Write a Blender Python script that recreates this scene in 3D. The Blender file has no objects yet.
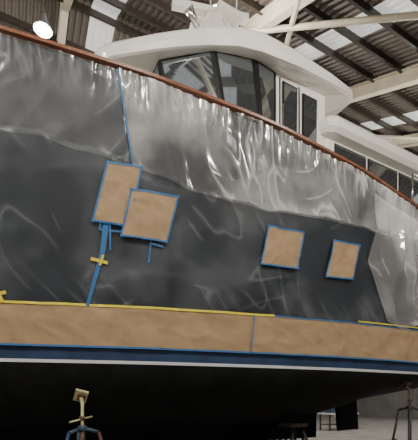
import bpy, bmesh, numpy as np, math, random
from mathutils import Vector, Matrix, noise
random.seed(4)
C,S=0.8762,0.4820
B=(-7.2,4.6)
ANG=math.atan2(S,C)
M=Matrix.Translation((B[0],B[1],0))@Matrix.Rotation(ANG,4,'Z')
fu=np.linspace(-1,16,1701)
def tab(us,vs,k=71):
    y=np.interp(fu,us,vs); ker=np.ones(k)/k
    for _ in range(2):
        yp=np.pad(y,(k//2,k//2),mode='edge'); y=np.convolve(yp,ker,'valid')
    return lambda u: float(np.interp(u,fu,y))
U=[0,1,2,3,4.1,6,8,10,12,14.6]
br=tab(U,[0.05,.8,1.22,1.55,1.85,2.3,2.52,2.6,2.6,2.45])
bw=tab([0,1.2,2,3,4.1,6,8,10,12,14.6],[0.02,.03,.35,.72,1.08,1.65,2.05,2.3,2.35,2.2])
zr=tab([0,2,4.1,6,8,10,11.8,14.6],[6.75,6.55,6.38,6.22,6.1,5.9,5.6,5.3])
zk=tab([0,.6,1.2,2,3,9,11,12,14.6],[6.3,4.5,2.6,1.4,1.05,.95,1.2,1.5,1.9],31)
foldz=tab([0,4.09,5.35,6.83,8.08,9.35,11.1,14.6],[5.5,5.34,5.18,4.89,4.83,4.93,4.94,4.9])
ZW=2.25
def hv(u,z):
    k=zk(u);r=zr(u);b=bw(u);R=br(u)
    if k<ZW:
        if z>=ZW:
            t=max(0,(z-ZW)/(r-ZW)); return b+(R-b)*t**1.15
        w=min(1,(ZW-z)/(ZW-k)); return b*(1-w**1.8)**.7
    return R*max(0,(z-k)/(r-k))**.8
def w2l(X,Y,Z):
    x=X-B[0];y=Y-B[1]
    return (x*C+y*S, x*S-y*C, Z)

# ---------------- materials
def mat(name,col,rough=.5,metal=0,var=0.0,scale=5,bump=0,bscale=20,emit=0,ecol=None,spec=.5,coat=0,stretch=(1,1,1)):
    m=bpy.data.materials.new(name);m.use_nodes=True
    nt=m.node_tree;b=nt.nodes['Principled BSDF']
    b.inputs['Base Color'].default_value=(*col,1);b.inputs['Roughness'].default_value=rough
    b.inputs['Metallic'].default_value=metal;b.inputs['Specular IOR Level'].default_value=spec
    b.inputs['Coat Weight'].default_value=coat
    tc=nt.nodes.new('ShaderNodeTexCoord');mp=nt.nodes.new('ShaderNodeMapping')
    mp.inputs['Scale'].default_value=stretch
    nt.links.new(tc.outputs['Object'],mp.inputs['Vector'])
    if var>0:
        n=nt.nodes.new('ShaderNodeTexNoise');n.inputs['Scale'].default_value=scale;n.inputs['Detail'].default_value=6
        nt.links.new(mp.outputs[0],n.inputs['Vector'])
        r=nt.nodes.new('ShaderNodeValToRGB')
        r.color_ramp.elements[0].position=.3;r.color_ramp.elements[1].position=.7
        r.color_ramp.elements[0].color=(*[max(0,c*(1-var)) for c in col],1)
        r.color_ramp.elements[1].color=(*[min(1,c*(1+var)) for c in col],1)
        nt.links.new(n.outputs['Fac'],r.inputs[0]);nt.links.new(r.outputs[0],b.inputs['Base Color'])
    if bump>0:
        n2=nt.nodes.new('ShaderNodeTexNoise');n2.inputs['Scale'].default_value=bscale;n2.inputs['Detail'].default_value=4
        nt.links.new(mp.outputs[0],n2.inputs['Vector'])
        bp=nt.nodes.new('ShaderNodeBump');bp.inputs['Strength'].default_value=bump;bp.inputs['Distance'].default_value=.02
        nt.links.new(n2.outputs['Fac'],bp.inputs['Height']);nt.links.new(bp.outputs[0],b.inputs['Normal'])
    if emit>0:
        b.inputs['Emission Color'].default_value=(*(ecol or col),1);b.inputs['Emission Strength'].default_value=emit
    return m
def film_mat(name,a0,a1,gl,col,rough=.13,stretch=(3,3,9),rot=0,bump=.6,bd=.02,fine=.25,patch=.2,edge=.4):
    m=bpy.data.materials.new(name);m.use_nodes=True
    nt=m.node_tree;nt.nodes.remove(nt.nodes['Principled BSDF'])
    L=nt.links.new
    out=nt.nodes['Material Output']
    at=nt.nodes.new('ShaderNodeAttribute');at.attribute_name='crease'
    tc=nt.nodes.new('ShaderNodeTexCoord');mp=nt.nodes.new('ShaderNodeMapping');mp0=nt.nodes.new('ShaderNodeMapping')
    mp0.inputs['Rotation'].default_value=(0,rot,0)
    mp.inputs['Scale'].default_value=stretch
    L(tc.outputs['Object'],mp0.inputs['Vector']);L(mp0.outputs[0],mp.inputs['Vector'])
    n=nt.nodes.new('ShaderNodeTexNoise');n.noise_type='RIDGED_MULTIFRACTAL'
    n.inputs['Scale'].default_value=.9;n.inputs['Detail'].default_value=3;n.inputs['Roughness'].default_value=.45
    n.inputs['Distortion'].default_value=.5
    L(mp.outputs[0],n.inputs['Vector'])
    n2=nt.nodes.new('ShaderNodeTexNoise');n2.inputs['Scale'].default_value=.9;n2.inputs['Detail'].default_value=4
    L(tc.outputs['Object'],n2.inputs['Vector'])
    def rng(src,f0,f1,t0,t1):
        r=nt.nodes.new('ShaderNodeMapRange');L(src,r.inputs['Value'])
        for k,vv in zip(('From Min','From Max','To Min','To Max'),(f0,f1,t0,t1)):r.inputs[k].default_value=vv
        return r.outputs[0]
    fi=rng(n.outputs['Fac'],1.1,1.9,0,fine)
    pa=rng(n2.outputs['Fac'],.35,.65,-patch*.6,patch)
    def math_(op,a,b_,cl=True):
        q=nt.nodes.new('ShaderNodeMath');q.operation=op;q.use_clamp=cl
        for i,x in enumerate((a,b_)):
            if isinstance(x,float):q.inputs[i].default_value=x
            else:L(x,q.inputs[i])
        return q.outputs[0]
    tot=math_('ADD',math_('ADD',at.outputs['Fac'],fi,False),pa)
    al=rng(tot,0,1,a0,a1)
    bp=nt.nodes.new('ShaderNodeBump');bp.inputs['Strength'].default_value=bump;bp.inputs['Distance'].default_value=bd
    L(n.outputs['Fac'],bp.inputs['Height'])
    tr=nt.nodes.new('ShaderNodeBsdfTransparent')
    g=nt.nodes.new('ShaderNodeBsdfGlossy');g.inputs['Roughness'].default_value=rough;g.inputs['Color'].default_value=(.97,.98,1,1)
    d=nt.nodes.new('ShaderNodeBsdfDiffuse');d.inputs['Color'].default_value=(*col,1)
    L(bp.outputs[0],g.inputs['Normal']);L(bp.outputs[0],d.inputs['Normal'])
    m1=nt.nodes.new('ShaderNodeMixShader');L(al,m1.inputs[0]);L(tr.outputs[0],m1.inputs[1]);L(d.outputs[0],m1.inputs[2])
    fr=nt.nodes.new('ShaderNodeLayerWeight');fr.inputs['Blend'].default_value=.2;L(bp.outputs[0],fr.inputs['Normal'])
    gf=rng(fr.outputs['Fresnel'],0,1,gl,edge)
    m2=nt.nodes.new('ShaderNodeMixShader');L(gf,m2.inputs[0]);L(m1.outputs[0],m2.inputs[1]);L(g.outputs[0],m2.inputs[2])
    L(m2.outputs[0],out.inputs['Surface'])
    return m
m_top=mat('hull_topside_paint',(.012,.016,.023),.45,var=.3,scale=1.2,spec=.22)
m_bot=mat('antifoul_black',(.006,.0065,.007),.8,var=.5,scale=2,bump=.2,spec=.14)
m_wstripe=mat('white_bootstripe',(.6,.62,.64),.5)
m_bstripe=mat('blue_masking',(.010,.032,.09),.55,var=.3,scale=3)
m_gel=mat('white_gelcoat',(.86,.84,.79),.25,var=.03,scale=2,coat=.3)
m_wood=mat('varnished_teak',(.19,.065,.025),.35,var=.3,scale=4,stretch=(1,8,8),coat=.3)
m_glass=mat('tinted_glass',(.36,.40,.43),.04,metal=.9,spec=.8)
m_black=mat('black_frame',(.008,.008,.009),.3)
m_deck=mat('deck_grey',(.3,.3,.28),.7)
m_paper=mat('kraft_paper',(.36,.245,.14),.75,var=.12,scale=3,bump=.8,bscale=6,spec=.3)
m_btape=mat('blue_tape',(.02,.13,.34),.6,var=.15,scale=9)
m_ytape=mat('yellow_tape',(.70,.58,.03),.6,var=.15,scale=9)
m_steel=mat('stainless',(.6,.6,.6),.2,metal=1)
m_beam=mat('cream_steel',(.55,.49,.38),.5,var=.12,scale=2)
m_purlin=mat('grey_purlin',(.045,.036,.03),.5,var=.2)
m_roof=mat('corrugated_roof_grey',(.115,.098,.082),.6,var=.25,scale=.6)
m_sky=mat('translucent_rooflight',(.5,.52,.52),.6,emit=.4,ecol=(1,.98,.95))
m_wall=mat('wall_cladding',(.20,.20,.19),.6,var=.15,scale=.8)
m_floor=mat('concrete_floor',(.32,.305,.28),.6,var=.25,scale=1.2,bump=.1)
m_lamp=mat('lamp_glow',(1,1,1),.5,emit=60,ecol=(1,.98,.95))
m_house=mat('lamp_housing',(.3,.3,.3),.4,metal=.6)
m_rust=mat('rusty_steel',(.09,.045,.03),.7,var=.5,scale=9)
m_blue=mat('blue_paint_steel',(.03,.06,.10),.5,var=.3,scale=9)
m_dark=mat('dark_steel',(.02,.02,.022),.5,var=.3,scale=9)
m_ply=mat('yellow_pad_paint',(.46,.44,.22),.7,var=.25,scale=9)
m_timber=mat('timber_block',(.08,.055,.04),.8,var=.35,scale=6,bump=.4)
m_white=mat('white_sheet',(.75,.76,.76),.6)
m_doorglow=mat('added_door_glow',(.8,.85,.9),.5,emit=1.6,ecol=(.9,.95,1))
f_left=film_mat('film_left',.02,.62,.03,(.74,.77,.80),stretch=(4,2,.7),rot=-.9,bump=.2,fine=.12,patch=.16,edge=.26)
f_right=film_mat('film_right',.06,.92,.03,(.86,.86,.84),stretch=(3.6,2,.8),rot=.4,bump=.22,patch=.26,fine=.18,edge=.30)
f_low=film_mat('film_low',.026,.40,.012,(.60,.65,.70),stretch=(.9,2,3.8),rot=.3,rough=.2,bump=.2,fine=.11,edge=.32)
f_stern=film_mat('film_stern',.14,.92,.03,(.88,.88,.87),stretch=(4,2,.6),rot=.15,bump=.22,patch=.3,fine=.25,edge=.32)

# ---------------- builder (coords u aft, v outboard toward viewer, z up)
class Bd:
    def __init__(s): s.v=[];s.f=[];s.m=[];s.mats=[];s.attr=None;s.smooth=[]
    def mi(s,m):
        if m not in s.mats:s.mats.append(m)
        return s.mats.index(m)
    def add(s,vs,fs,m,sm=False):
        o=len(s.v);s.v+= [tuple(x) for x in vs];k=s.mi(m)
        for f in fs:s.f.append([i+o for i in f]);s.m.append(k);s.smooth.append(sm)
    def box(s,c,d,m,rot=(0,0,0)):
        R=Matrix.Rotation(rot[2],3,'Z')@Matrix.Rotation(rot[1],3,'Y')@Matrix.Rotation(rot[0],3,'X')
        vs=[Vector(c)+R@Vector((x*d[0]/2,y*d[1]/2,z*d[2]/2)) for x in(-1,1) for y in(-1,1) for z in(-1,1)]
        s.add(vs,[(0,1,3,2),(4,6,7,5),(0,4,5,1),(2,3,7,6),(0,2,6,4),(1,5,7,3)],m)
    def tube(s,a,b,r,m,r2=None,n=12):
        a=Vector(a);b=Vector(b);d=(b-a).normalized();q=d.to_track_quat('Z','Y');r2=r if r2 is None else r2
        vs=[]
        for p,rr in((a,r),(b,r2)):
            for i in range(n):
                t=2*math.pi*i/n;vs.append(p+q@Vector((rr*math.cos(t),rr*math.sin(t),0)))
        s.add(vs,[(i,(i+1)%n,n+(i+1)%n,n+i) for i in range(n)],m,True)
        s.add(vs,[list(range(n))[::-1],list(range(n,2*n))],m)
    def beam(s,a,b,w,h,m,web=.02,fl=.03):
        a=Vector(a);b=Vector(b);d=(b-a).normalized();side=d.cross(Vector((0,0,1)))
        side=side.normalized() if side.length>1e-3 else Vector((1,0,0))
        up=side.cross(d).normalized()
        def bar(off,ww,hh):
            vs=[p+up*(off+y*hh/2)+side*(x*ww/2) for p in(a,b) for x in(-1,1) for y in(-1,1)]
            s.add(vs,[(0,1,3,2),(4,6,7,5),(0,4,5,1),(2,3,7,6),(0,2,6,4),(1,5,7,3)],m)
        bar(h/2-fl/2,w,fl);bar(-h/2+fl/2,w,fl);bar(0,web,h-2*fl)
    def loft(s,rings,m,cap0=True,cap1=True,sm=False,mats=None):
        n=len(rings[0]);vs=[p for r in rings for p in r]
        for j in range(len(rings)-1):
            fs=[(j*n+i,j*n+(i+1)%n,(j+1)*n+(i+1)%n,(j+1)*n+i) for i in range(n)]
            s.add(vs,fs,m if mats is None else mats[j],sm)
        if cap0:s.add(rings[0],[list(range(n))[::-1]],m)
        if cap1:s.add(rings[-1],[list(range(n))],m)
    def grid(s,nu,nv,fn,m,sm=True,matfn=None):
        vs=[fn(i/nu,j/nv) for j in range(nv+1) for i in range(nu+1)]
        o=len(s.v);s.v+=[tuple(p) for p in vs]
        for j in range(nv):
            for i in range(nu):
                mm=m if matfn is None else matfn(i/nu,j/nv)
                s.f.append([o+j*(nu+1)+i,o+j*(nu+1)+i+1,o+(j+1)*(nu+1)+i+1,o+(j+1)*(nu+1)+i]);s.m.append(s.mi(mm));s.smooth.append(sm)
    def obj(s,name,parent=None,recalc=True,merge=True,bevel=0):
        me=bpy.data.meshes.new(name)
        me.from_pydata([(p[0],-p[1],p[2]) for p in s.v],[],s.f)
        for mm in s.mats:me.materials.append(mm)
        me.polygons.foreach_set('material_index',s.m);me.polygons.foreach_set('use_smooth',s.smooth)
        if s.attr is not None:
            a=me.attributes.new('crease','FLOAT','POINT');a.data.foreach_set('value',s.attr)
        if recalc:
            bm=bmesh.new();bm.from_mesh(me)
            if merge:bmesh.ops.remove_doubles(bm,verts=bm.verts,dist=.0004)
            bmesh.ops.recalc_face_normals(bm,faces=bm.faces);bm.to_mesh(me);bm.free()
        o=bpy.data.objects.new(name,me);bpy.context.collection.objects.link(o)
        if parent:o.parent=parent
        else:o.matrix_world=M
        if bevel:
            md=o.modifiers.new('bevel','BEVEL');md.width=bevel;md.segments=2;md.limit_method='ANGLE'
        return o
def empty(name):
    e=bpy.data.objects.new(name,None);bpy.context.collection.objects.link(e);e.matrix_world=M;return e

# ================= YACHT
yacht=empty('motor_yacht')
b=Bd()
lev=[2.17,2.22,2.40]
NT=52
def rowz(u,j,n0=14,n1=NT):
    k=zk(u);r=zr(u)
    if j<=n0: t=j/n0; z=k+(max(k,lev[0])-k)*t**.8
    elif j==n0+1: z=max(k,lev[1])
    elif j==n0+2: z=max(k,lev[2])
    else:
        a=max(k,lev[2]);z=a+(r-a)*(j-n0-2)/n1
    return z
NU=240;NR=14+2+NT
for side in(1,-1):
    def fn(a,c):
        u=a*14.6;j=int(round(c*NR));z=rowz(u,j);return(u,side*(hv(u,z)+.0),z)
    def mf(a,c):
        j=int(round(c*NR))
        return m_bot if j<14 else m_wstripe if j==14 else m_bstripe if j==15 else m_top
    b.grid(NU,NR,fn,m_top,True,mf)
tr=[(14.6,hv(14.6,rowz(14.6,j)),rowz(14.6,j)) for j in range(NR+1)]
tr2=[(14.6,-p[1],p[2]) for p in tr]
vs=tr+tr2;n=len(tr)
b.add(vs,[(j,j+1,n+j+1,n+j) for j in range(n-1)],m_top)
b.obj('hull',yacht)
b=Bd()
def kr(u,w):
    return [(u,w,zk(u)+.1),(u,w*.8,.62 if u>2.6 else .9),(u,-w*.8,.62 if u>2.6 else .9),(u,-w,zk(u)+.1)]
b.loft([kr(2.3,.03),kr(3,.1),kr(6,.14),kr(9,.14),kr(11.4,.1)],m_bot)
# rudder and skeg on the centreline
b.loft([[(12.3,.05,.75),(13.1,.02,.78),(13.1,-.02,.78),(12.3,-.05,.75)],[(12.2,.06,1.75),(13.0,.02,1.85),(13.0,-.02,1.85),(12.2,-.06,1.75)]],m_bot)
b.obj('keel_and_rudder',yacht)
b=Bd()
b.grid(60,2,lambda a,c:(.4+a*14.1,(c*2-1)*max(0.02,hv(.4+a*14.1,zr(.4+a*14.1)-.75)-.03),zr(.4+a*14.1)-.75),m_deck)
b.obj('deck',yacht)
b=Bd()
for sd in(1,-1):
    rings=[]
    for i in range(121):
        u=.02+i/120*14.56;z=zr(u);v=br(u)
        rings.append([(u,sd*(v+.02),z-.015),(u,sd*(v+.085),z-.005),(u,sd*(v+.09),z+.035),(u,sd*(v-.10),z+.045),(u,sd*(v-.10),z)])
    b.loft(rings,m_wood,sm=False)
b.obj('cap_rail',yacht)
b=Bd()
for sd in(1,-1):
    rings=[]
    for i in range(121):
        u=.1+i/120*14.4;z=zr(u);v=br(u)-.06
        rings.append([(u,sd*v,z),(u,sd*(v-.05),z),(u,sd*max(.0,hv(u,z-.75)-.12),z-.75),(u,sd*max(0,hv(u,z-.75)-.06),z-.75)])
    b.loft(rings,m_gel)
b.obj('bulwark',yacht)
# pilothouse
b=Bd()
front=[(8.4,1.7),(7.72,1.5),(6.95,.85),(6.95,-.85),(7.72,-1.5),(8.4,-1.7)]
def plan(z):
    t=max(0,(z-6.75))/1.1
    pts=[(u-.26*t*(1 if i in(1,2,3,4) else .7),v*(1+.03*t)) for i,(u,v) in enumerate(front)]
    pts=[(8.75,1.7)]+pts+[(8.75,-1.7),(10.05,-1.7),(10.05,1.7)]
    return [(u,v,z) for u,v in pts]
b.loft([plan(5.15),plan(6.73)],m_gel)
b.loft([plan(6.73),plan(7.95)],m_gel)
b.obj('pilothouse_walls',yacht)
b=Bd();g=Bd()
def pane(p0,p1,q0,q1,mx=.035,mz=.05,bd=b,gl=g,fm=m_black):
    p0,p1,q0,q1=map(Vector,(p0,p1,q0,q1))
    nrm=(p1-p0).cross(q0-p0).normalized()
    cen=(p0+p1)/2
    if nrm.dot(Vector((cen.x-9 if abs(cen.y)<1.65 else 0,cen.y,0)))<0:nrm=-nrm
    def quad(off,fx,fz):
        def P(s_,t_):
            bt=p0.lerp(p1,s_);tp=q0.lerp(q1,s_);return bt.lerp(tp,t_)+nrm*off
        w=(p1-p0).length;h=(q0-p0).length;x=fx/w;y=fz/h
        return [P(x,y),P(1-x,y),P(1-x,1-y),P(x,1-y)]
    bd.loft([quad(-.02,0,0),quad(.012,0,0)],fm)
    gl.loft([quad(0,mx,mz),quad(.022,mx,mz)],m_glass)
lo,hi=plan(6.80),plan(7.90)
for i in range(0,7):
    pane(lo[i],lo[i+1],hi[i],hi[i+1],mx=.06 if i not in(0,6) else .05,mz=.045)
for sd in(1,-1):
    for (u0,u1,z0,z1) in((8.90,9.27,6.45,7.80),(9.41,9.80,6.80,7.76)):
        pane((u0,sd*1.7,z0),(u1,sd*1.7,z0),(u0,sd*1.72,z1),(u1,sd*1.72,z1),.03,.035)
b.obj('window_frames',yacht);g.obj('window_glass',yacht)
b=Bd()
b.box((8.84,1.715,6.6),(.012,.03,2.5),m_black);b.box((9.33,1.715,6.6),(.012,.03,2.5),m_black)
b.tube((8.87,1.78,6.5),(8.87,1.78,7.3),.015,m_steel)
b.obj('side_door',yacht)
# roof
half=[(5.60,0),(5.67,.31),(5.88,.56),(6.19,.82),(6.52,1.1),(6.89,1.38),(7.3,1.66),(7.77,1.92),(8.2,2.05),(9,2.06),(10,2.0),(10.6,1.93),(10.85,1.75)]
out=half+[(u,-v) for u,v in half[::-1] if v>0]
cx,cy=8.6,0
def ring(sc,z):
    r=[]
    for u,v in out:
        t=(u-5.6)/5.25
        r.append((cx+(u-cx)*sc,cy+v*sc,z(t) if callable(z) else z))
    return r
aft=lambda t:.28*max(0,t-.5)/.5
b=Bd()
R0=ring(.80,lambda t:7.92);R1=ring(.965,lambda t:7.82+.10*(1-min(1,t*2))+aft(t)*.9)
R2=ring(.985,lambda t:7.82+.12*(1-min(1,t*2))+aft(t));R3=ring(1.0,lambda t:7.95+.07*(1-min(1,t*2))+aft(t)*.65);R4=ring(1.0,lambda t:8.11+aft(t)*.15)
R5=ring(.985,lambda t:8.17+aft(t)*.1);R6=ring(.95,lambda t:8.20);R7=ring(.5,lambda t:8.27)
b.loft([R0,R1],m_gel,cap1=False);b.loft([R1,R2],m_gel,False,False);b.loft([R2,R3,R4],m_gel,False,False,sm=True);b.loft([R4,R5,R6,R7],m_gel,False,True,sm=True)
b.obj('pilothouse_roof',yacht,merge=False)
# saloon
b=Bd()
def rp(u0,u1,v,z,cr=.25):
    pts=[(u0,v-cr),(u0+cr*.3,v-cr*.3),(u0+cr,v),(u1-cr,v),(u1,v-cr)]
    pts=pts+[(u,-vv) for u,vv in pts[::-1]]
    return [(u,vv,z) for u,vv in pts]
b.loft([rp(9.9,13.9,1.72,5.1),rp(9.9,13.9,1.72,7.2)],m_gel)
b.obj('saloon_walls',yacht)
b=Bd()
b.loft([rp(9.95,14.3,1.7,7.10),rp(9.9,14.5,1.9,7.12),rp(9.88,14.55,1.98,7.20),rp(9.88,14.55,1.98,7.36),rp(9.95,14.5,1.92,7.46),rp(10.4,14,1.4,7.52)],m_gel,sm=False)
b.obj('saloon_roof',yacht)
b=Bd();g=Bd()
for sd in(1,-1):
    for u0,u1 in((10.3,11.28),(11.34,12.38),(12.44,13.45)):
        pane((u0,sd*1.72,6.15),(u1,sd*1.72,6.15),(u0,sd*1.725,7.04),(u1,sd*1.725,7.04),.025,.03,b,g)
b.obj('saloon_window_frames',yacht);g.obj('saloon_window_glass',yacht)
# mast
b=Bd()
for sd in(1,-1):
    b.tube((8.9,sd*.85,8.2),(8.3,sd*.55,9.75),.09,m_gel,.06)
    b.tube((9.6,sd*.85,8.2),(8.5,sd*.55,9.75),.06,m_gel,.05)
b.box((8.35,0,9.8),(.6,1.5,.1),m_gel)
b.tube((8.15,.2,9.82),(8.15,.2,10.05),.16,m_gel,.13)
b.box((8.15,.2,10.13),(1.7,.16,.13),m_gel,(0,.0,.3))
def dome(c,r,h):
    rings=[]
    for k,(f,zz) in enumerate(((.8,0),(1,.15),(1,.5),(.85,.8),(.5,.97),(.1,1.0))):
        rings.append([(c[0]+r*f*math.cos(t*math.pi/8),c[1]+r*f*math.sin(t*math.pi/8),c[2]+h*zz) for t in range(16)])
    b.loft(rings,m_gel,sm=True)
b.tube((8.3,-.45,9.8),(8.3,-.45,10.2),.08,m_gel)
dome((8.3,-.45,10.2),.33,.32);dome((8.45,-1.1,9.65),.2,.35)
b.tube((8.35,-.9,9.6),(8.45,-1.1,9.68),.05,m_gel)
b.tube((8.5,.7,9.8),(8.5,.72,11.6),.012,m_gel);b.tube((8.6,-.6,9.8),(8.6,-.62,12),.012,m_gel)
b.tube((7.9,.1,9.75),(7.6,.2,9.95),.05,m_steel,.11)
b.tube((7.1,.5,8.2),(7.1,.5,8.45),.04,m_steel);b.tube((7.2,.5,8.5),(6.95,.5,8.55),.1,m_steel,.12)
b.obj('radar_mast',yacht)
b=Bd()
for u in(11.7,12.5,13.3,14.1):
    b.tube((u,br(u)-.04,zr(u)+.04),(u,br(u)-.04,zr(u)+.75),.016,m_steel)
b.tube((11.7,br(11.7)-.04,zr(11.7)+.75),(14.1,br(14.1)-.04,zr(14.1)+.75),.016,m_steel)
b.obj('stern_handrail',yacht)

# ================= MASKING FILM
def N(x,y,z=0): return noise.noise(Vector((x,y,z)))
def rd(x,y,z=0): return max(0,1-3.2*abs(N(x,y,z)))
def msk(u,z,s): return min(1,max(0,.5+2.2*N(u*.8,z*1.0,s)))
def wr2(u,z):
    """returns (height 0..1, crease 0..1)"""
    top=max(0,1-(zr(u)-z)/.55)
    if z>foldz(u)-.02+.06*N(u*2.3,9):
        k1=msk(u,z,40);k2=msk(u,z,50);k3=msk(u,z,60)
        ga=rd(u*5,z*.5,33);gb=rd(u*9+z*2,z*1.2,35)
        if u<5.55+(6.2-z)*.22:
            a=-.85;x=u*math.cos(a)+z*math.sin(a);y=-u*math.sin(a)+z*math.cos(a)
            r1=rd(x*1.3+.3*N(u,z,8),y*.3,1);r2=rd(x*3.6+.3*N(u*2,z*2,4),y*.6,5)*k1;r3=rd(u*2.2+z*.5,z*.4,6)*k2;r4=rd(u*1.2-z*3,z*.6+u,14)*k3
            h=.6*r1+.26*r2+.2*r3+.12*r4+.25*top*ga+.1*top*gb
            c=.30*r1**10*k3+.42*r2**8+.32*r3**10+.25*r4**9+.3*top*ga**4+.3*top*gb**4
        else:
            a=.5;x=u*math.cos(a)+z*math.sin(a);y=-u*math.sin(a)+z*math.cos(a)
            r1=rd(x*1.3+.3*N(u,z,3),y*.35,2);r2=rd(x*3.0+.3*N(u*2,z*2,4),y*.6,7)*k1;r3=rd(u*1.1+z*.6,z*2.2-u*.6,12)*k2
            r4=rd(u*4.5+z*1.5,z*1.4-u*.8,19)*k3
            hz=max(0,N(u*.7,z*1.0,30)+.05)+.24*min(1,max(0,(u-7.4)/2))
            h=.5*r1+.3*r2+.22*r3+.14*r4+.35*top*ga+.12*top*gb
            c=.25*r1**8*k3+.46*r2**8+.40*r3**9+.36*r4**6+.58*hz+.35*top*ga**4+.3*top*gb**4
    else:
        k1=msk(u,z,70);k2=msk(u,z,80);k3=msk(u,z,90)
        r1=rd(u*.45,z*1.4+u*.3,11);r2=rd(u*2.4+z*1.3,z*.9-u*.4,13)*k1;r3=rd(u*.9-z*2.0,z*.5+u*.5,15)*k2
        k=max(0,3.8-z)/.8
        r4=rd(u*2.6+z*2.0,z*.5,17)
        h=.4*r1+.15*r2+.15*r3+.3*k*r4;c=.10*r1**6*k3+.34*r2**10+.34*r3**11+.34*k*r4**6
    return h,c
def foff(u,z): return .02+.05*wr2(u,z)[0]
def film(name,u0,u1,z0,z1,m,nu,nv,amp=1,extra=0,ex=None):
    b=Bd();at=[]
    def fn(a,c):
        u=(u0(c) if callable(u0) else u0);ue=(u1(c) if callable(u1) else u1);u=u+(ue-u)*a
        za=z0(u);zb=z1(u);z=za+(zb-za)*c
        h,cr=wr2(u,z);at.append(cr)
        off=.02+.05*h*amp+extra
        if ex:off+=ex(u,z,c)
        return(u,hv(u,z)+off,z)
    b.grid(nu,nv,fn,m)
    b.attr=at
    return b.obj(name,recalc=False)
lowtop=lambda u:foldz(u)+.04*N(u*2.3,9)
split=lambda c:5.8-.25*c
film('masking_film',1.0,split,lambda u:lowtop(u)-.05,lambda u:zr(u)-.02,f_left,260,90)
film('masking_film',lambda c:split(c)-.0,14.5,lambda u:lowtop(u)-.05,lambda u:zr(u)-.02,f_right,560,95)
film('masking_film',1.8,14.5,lambda u:3.0,lambda u:lowtop(u)+.02,f_low,520,110,extra=-.004)
film('masking_film',10.35,14.55,lambda u:3.15+.5*N(u*1.7,3)+max(0,11.0-u)*1.8,lambda u:zr(u)-.3,f_stern,190,100,amp=1.6,extra=.03,ex=lambda u,z,c:.10*math.sin(c*math.pi)*(.4+rd(u*2+z*.3,z*.4,4)*1.2))

# ================= PAPER & TAPE
def strip(b,pts,w,m,off=.012):
    for (ua,za),(ub,zb) in zip(pts[:-1],pts[1:]):
        L=math.hypot(ub-ua,zb-za);n=max(2,int(L/.03));dx,dz=(ub-ua)/L,(zb-za)/L
        def fn(a,c):
            u=ua+(ub-ua)*a-dz*w*(c-.5)+dx*(a-.5)*w*.3;z=za+(zb-za)*a+dx*w*(c-.5)+dz*(a-.5)*w*.3
            o=foff(ua+(ub-ua)*a,za+(zb-za)*a)*.5+.03+off
            return(u,hv(u,z)+o,z)
        b.grid(n,2,fn,m)
Pt={'P1':[(5.45,5.03),(5.92,5.03),(5.78,4.2),(5.28,4.23)],'P2':[(5.79,4.71),(6.48,4.71),(6.35,4.04),(5.68,4.06)],
'P3':[(8.07,4.54),(8.78,4.55),(8.71,3.93),(7.97,3.91)],'P4':[(9.46,4.53),(10.11,4.55),(9.99,3.9),(9.34,3.87)]}
for i,(k,q) in enumerate(Pt.items()):
    b=Bd()
    base=[.06,.078,.06,.06][i]
    def po(u,z):
        return base+.018*N(u*4,z*4,i)+.01*rd(u*5,z*5,i)
    def fn(a,c):
        ut=q[0][0]+(q[1][0]-q[0][0])*a;zt=q[0][1]+(q[1][1]-q[0][1])*a
        ul=q[3][0]+(q[2][0]-q[3][0])*a;zl=q[3][1]+(q[2][1]-q[3][1])*a
        u=ul+(ut-ul)*c;z=zl+(zt-zl)*c+.008*N(a*4,c*4,i+20)
        return(u,hv(u,z)+po(u,z),z)
    b.grid(30,30,fn,m_paper)
    qq=q+[q[0]]
    for (ua,za),(ub,zb) in zip(qq[:-1],qq[1:]):
        L=math.hypot(ub-ua,zb-za);dx,dz=(ub-ua)/L,(zb-za)/L;w=.026
        def ft(a,c):
            e=1.05;aa=(a-.5)*e+.5
            u=ua+(ub-ua)*aa-dz*w*(c-.5);z=za+(zb-za)*aa+dx*w*(c-.5)
            return(u,hv(u,z)+po(u,z)+.006,z)
        b.grid(20,2,ft,m_btape)
    b.obj('brown_paper_patch')
b=Bd()
ytop=lambda u:3.02+.012*(u-4)+.012*N(u*1.5,2)
def bo(u,z):return .045+.02*N(u*2.2,z*3,5)+.014*rd(u*2.5+z*2,z*3,8)
b.grid(420,18,lambda a,c:(lambda u,z:(u,hv(u,z)+bo(u,z),z))(1.9+a*12.6,2.405+(ytop(1.9+a*12.6)-2.405)*c),m_paper)
b.obj('masking_paper_band')
b=Bd()
def hs(b,u0,u1,f,w,m,o):
    b.grid(int((u1-u0)/.04),2,lambda a,c:(lambda u:(u,hv(u,f(u))+o+bo(u,f(u)),f(u)+w*(c-.5)))(u0+(u1-u0)*a),m)
hs(b,2.0,8.3,ytop,.036,m_ytape,.01)
strip(b,[(3.95,3.10),(4.16,3.15)],.05,m_ytape,.02)
strip(b,[(4.05,3.17),(4.12,3.02)],.05,m_ytape,.024)
strip(b,[(5.28,3.70),(5.50,3.66)],.045,m_ytape,.02)
strip(b,[(5.44,3.76),(5.40,3.62)],.035,m_ytape,.024)
strip(b,[(10.2,3.13),(14.4,3.2)],.025,m_ytape,.02)
b.obj('yellow_tape')
b=Bd()
hs(b,8.3,14.4,ytop,.022,m_btape,.01)
hs(b,1.95,14.4,lambda u:2.42,.03,m_btape,.012)
b.grid(20,2,lambda a,c:(7.88+.022*(c-.5)+.03*a,hv(7.88,2.42+.66*a)+.085,2.42+.64*a),m_btape)
strip(b,[(5.53,6.22),(5.64,5.75),(5.80,5.05)],.022,m_btape,.006)
strip(b,[(5.45,4.22),(5.42,3.8),(5.25,3.03)],.045,m_btape,.006)
strip(b,[(5.49,4.22),(5.46,3.85),(5.30,3.2)],.03,m_btape,.006)
strip(b,[(5.40,4.26),(5.38,4.12),(5.68,4.12)],.025,m_btape,.012)
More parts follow.
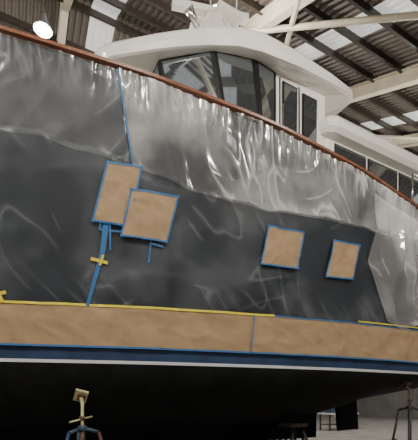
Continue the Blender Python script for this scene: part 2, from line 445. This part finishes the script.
strip(b,[(5.52,4.25),(5.54,3.85)],.025,m_btape,.008)
strip(b,[(6.12,4.05),(6.10,3.72)],.025,m_btape,.008)
strip(b,[(6.12,4.0),(6.3,3.97)],.025,m_btape,.012)
b.obj('blue_tape')

# ================= SUPPORTS
def jack(u,zc,c1=m_rust,c2=m_blue,ang=.5,pad=(.2,.045,.22),cp=m_ply):
    v=hv(u,zc)+.02
    b=Bd()
    d=Vector((0,math.cos(.7),-math.sin(.7)))
    pc=Vector((u,v+.02,zc))
    b.box(pc+d*.02,pad,cp,(-.75,.25,.15))
    b.box(pc+d*.06,(.12,.05,.12),c1,(-.75,.25,.15))
    x,y=u,v+.16
    b.tube(pc+d*.06,(x,y,zc-.14),.03,cp)
    b.tube((x,y,zc-.12),(x,y,zc-.75),.024,cp,n=10)
    b.tube((x,y,zc-.33),(x,y,zc-.39),.045,c1)
    b.tube((x-.2,y+.06,zc-.42),(x+.16,y-.04,zc-.34),.014,cp)
    top=zc-.5
    b.tube((x,y,top),(x,y,.5),.04,c1)
    b.tube((x,y,top+.02),(x,y,top-.06),.065,c2)
    for k in range(3):
        a=k*2*math.pi/3+ang
        f=Vector((x+.55*math.cos(a),y+.55*math.sin(a),.03))
        kn=Vector((x+.26*math.cos(a),y+.26*math.sin(a),top-.08))
        b.tube((x+.03*math.cos(a),y+.03*math.sin(a),top-.02),kn,.028,c2)
        b.tube(kn,f,.026,c2 if k else c1)
        b.tube((x,y,.53),kn.lerp(f,.5),.018,c1)
        b.box((f.x,f.y,.015),(.16,.16,.03),c1)
    b.obj('boat_jack_stand')
jack(5.22,1.68)
jack(12.2,1.95,m_dark,m_dark,cp=m_rust)
for u,vv in((6.9,.02),(8.9,.0),(4.2,0)):
    b=Bd()
    for k in range(3):
        b.box((u,vv,.07+.14*k),(.9 if k%2 else .35,.35 if k%2 else .9,.136),m_timber,(0,0,.04*k))
    b.box((u,vv,.52),(.5,.6,.19),m_timber)
    b.obj('keel_block',bevel=.008)
def trestle(u,v,h,m,sp=.45):
    b=Bd()
    for a in(-1,1):
        for c in(-1,1):
            b.tube((u+a*sp,v+c*.35,0),(u+a*.12,v+c*.12,h),.035,m)
        b.tube((u+a*sp*.7,v-.26,h*.3),(u+a*sp*.7,v+.26,h*.3),.022,m)
    b.box((u,v,h+.04),(.5,.4,.08),m_timber)
    b.tube((u-sp*.7,v+.26,h*.3),(u+sp*.7,v+.26,h*.3),.022,m)
    b.tube((u-sp*.7,v-.26,h*.3),(u+sp*.7,v-.26,h*.3),.022,m)
    b.obj('hull_support_trestle')
trestle(9.9,.9,1.0,m_dark)
trestle(11.3,-.9,1.15,m_dark)
trestle(6.3,-.9,1.0,m_dark)

# ================= SHED
U0,U1=-16,34
RZ=lambda v:12.6-.45*v if v>-6 else 15.3-.45*(-6-v)
def roofsheet(name,v0,v1):
    b=Bd();p=.22;u=U0;k=0
    prof=[(0,0),(.08,0),(.11,.06),(.19,.06)]
    xs=[]
    while u<U1:
        for a,h in prof:xs.append((u+a,h,k))
        u+=p;k+=1
    for i in range(len(xs)-1):
        (ua,ha,ka),(ub,hb,_)=xs[i],xs[i+1]
        mm=m_sky if (ka%28)in(20,21,22,23) else m_roof
        b.add([(ua,v0,RZ(v0)+ha),(ub,v0,RZ(v0)+hb),(ub,v1,RZ(v1)+hb),(ua,v1,RZ(v1)+ha)],[(0,1,2,3)],mm)
    b.obj(name,recalc=False)
roofsheet('ceiling',12,-6);roofsheet('ceiling',-6,-18)
b=Bd()
v=11.5
while v>-17.6:
    z=RZ(v)-.12
    b.box(((U0+U1)/2,v,z),(U1-U0,.08,.22),m_purlin);v-=1.1
b.obj('roof_purlins')
b=Bd()
for u in range(-14,34,5):
    b.beam((u,11.8,RZ(11.8)-.42),(u,-6,RZ(-6)-.42),.24,.45,m_beam)
    b.beam((u,-6,RZ(-6)-.42),(u,-17.8,RZ(-17.8)-.42),.24,.45,m_beam)
    for vv in(11.7,-17.6):
        b.beam((u,vv,0),(u,vv,RZ(vv)-.3),.25,.3,m_beam)
b.obj('portal_frames')
b=Bd()
for u in(4,14,24):
    for va,vb in((11,3),(3,-5),(-7,-15)):
        b.tube((u-5,va,RZ(va)-.6),(u,vb,RZ(vb)-.6),.08,m_beam);b.tube((u,va,RZ(va)-.65),(u-5,vb,RZ(vb)-.65),.08,m_beam)
b.obj('roof_bracing')
def wall(name,p,q,h0,h1):
    b=Bd();p=Vector(p);q=Vector(q);L=(q-p).length;d=(q-p)/L;nn=Vector((-d.y,d.x,0));n=int(L/.3)
    pts=[]
    for i in range(n):
        for a,h in((0,0),(.12,0),(.15,.05),(.27,.05)):
            pts.append((p+d*(i*.3+a)+nn*h,(i*.3+a)/L))
    for (a,t0),(c,t1) in zip(pts[:-1],pts[1:]):
        b.add([(a.x,a.y,0),(c.x,c.y,0),(c.x,c.y,h0+(h1-h0)*t1),(a.x,a.y,h0+(h1-h0)*t0)],[(0,1,2,3)],m_wall)
    b.obj(name,recalc=False)
wall('wall_back',(U0,-18,0),(U1,-18,0),RZ(-18),RZ(-18))
wall('wall_front',(U0,12,0),(U1,12,0),RZ(12),RZ(12))
wall('wall_right',(U1,-18,0),(U1,12,0),RZ(-18)+1,RZ(12)+1)
wall('wall_left',(U0,-18,0),(U0,12,0),RZ(-18)+1,RZ(12)+1)
b=Bd();b.box((9,-3,-.05),(U1-U0,30,.1),m_floor);b.obj('floor')
b=Bd()
b.box((U1-.15,-6,2.6),(.1,6,5.2),m_doorglow);b.box((U1-.2,-9.1,2.7),(.15,.2,5.4),m_purlin);b.box((U1-.2,-2.9,2.7),(.15,.2,5.4),m_purlin);b.box((U1-.2,-6,5.35),(.15,6.4,.2),m_purlin)  # glowing panel added in a door frame to brighten the far end
b.obj('added_glow_door')
def bench(u,v,m=m_white):
    b=Bd();b.box((u,v,.88),(2.2,.8,.06),m)
    for a in(-1,1):
        for c in(-1,1):b.box((u+a*1,v+c*.33,.425),(.06,.06,.85),m_purlin)
    b.box((u,v,.3),(2.0,.7,.03),m_timber)
    b.box((u-.5,v,1.06),(.5,.4,.3),m_blue);b.tube((u+.4,v,.91),(u+.4,v,1.2),.12,m_rust)
    b.obj('workbench')
bench(20,-7);bench(10,-13);bench(25,-3)
def drum(u,v,m):
    b=Bd();b.tube((u,v,0),(u,v,.88),.29,m,n=24)
    for z in(.02,.3,.6,.86):b.tube((u,v,z),(u,v,z+.02),.3,m,n=24)
    b.obj('oil_drum')
drum(16,-9,m_blue);drum(16.8,-9.4,m_rust);drum(6,-14,m_blue)
b=Bd()
for k in range(5):
    b.box((13,-11,.15*k+.11),(1.2,1.0,.02),m_timber)
    for o in(-.45,0,.45):b.box((13,-11+o,.15*k+.05),(1.2,.09,.1),m_timber)
b.obj('pallet_stack')

# ================= LIGHTS
def bay(X,Y,Z,p=1.0):
    u,v,z=w2l(X,Y,Z)
    b=Bd()
    n=24
    def rg(r,zz):return[(u+r*math.cos(2*math.pi*i/n),v+r*math.sin(2*math.pi*i/n),zz) for i in range(n)]
    b.loft([rg(.22,z),rg(.20,z+.06),rg(.11,z+.22),rg(.07,z+.4)],m_house,cap0=False,sm=True)
    b.tube((u,v,z+.01),(u,v,z+.03),.17,m_lamp,n=20)
    b.tube((u,v,z+.38),(u,v,RZ(v)-.1),.012,m_purlin)
    b.obj('high_bay_or_fill_lamp')
    l=bpy.data.lights.new('high_bay_or_fill_light','POINT');l.energy=1020*p;l.shadow_soft_size=.13;l.color=(1,.94,.86)
    o=bpy.data.objects.new('high_bay_or_fill_light',l);bpy.context.collection.objects.link(o);o.location=(X,Y,Z-.3)
bay(-4.15,9.5,10.85,.5)
bay(.2,10.2,12.0,.7)
for X,Y,Z in((-4,-1,8.3),(1,-.5,8.6),(6,2.0,8.6),(11.5,4.5,8.6),(9,14,11),(17,16,11),(3,19,11),(24,15,10),(-10,2,8.3)):  # unseen lamps added for fill and for glints on the film
    bay(X,Y,Z)
w=bpy.data.worlds.new('world');bpy.context.scene.world=w;w.use_nodes=True
w.node_tree.nodes['Background'].inputs[0].default_value=(.85,.92,1,1);w.node_tree.nodes['Background'].inputs[1].default_value=.6
# ================= CAMERA
c=bpy.data.cameras.new('camera');o=bpy.data.objects.new('camera',c);bpy.context.collection.objects.link(o)
o.location=(0,0,1.6);o.rotation_euler=(math.pi/2,0,0)
c.sensor_fit='HORIZONTAL';c.sensor_width=36;c.lens=380/418*36;c.shift_y=180/418;c.clip_start=.05
bpy.context.scene.camera=o
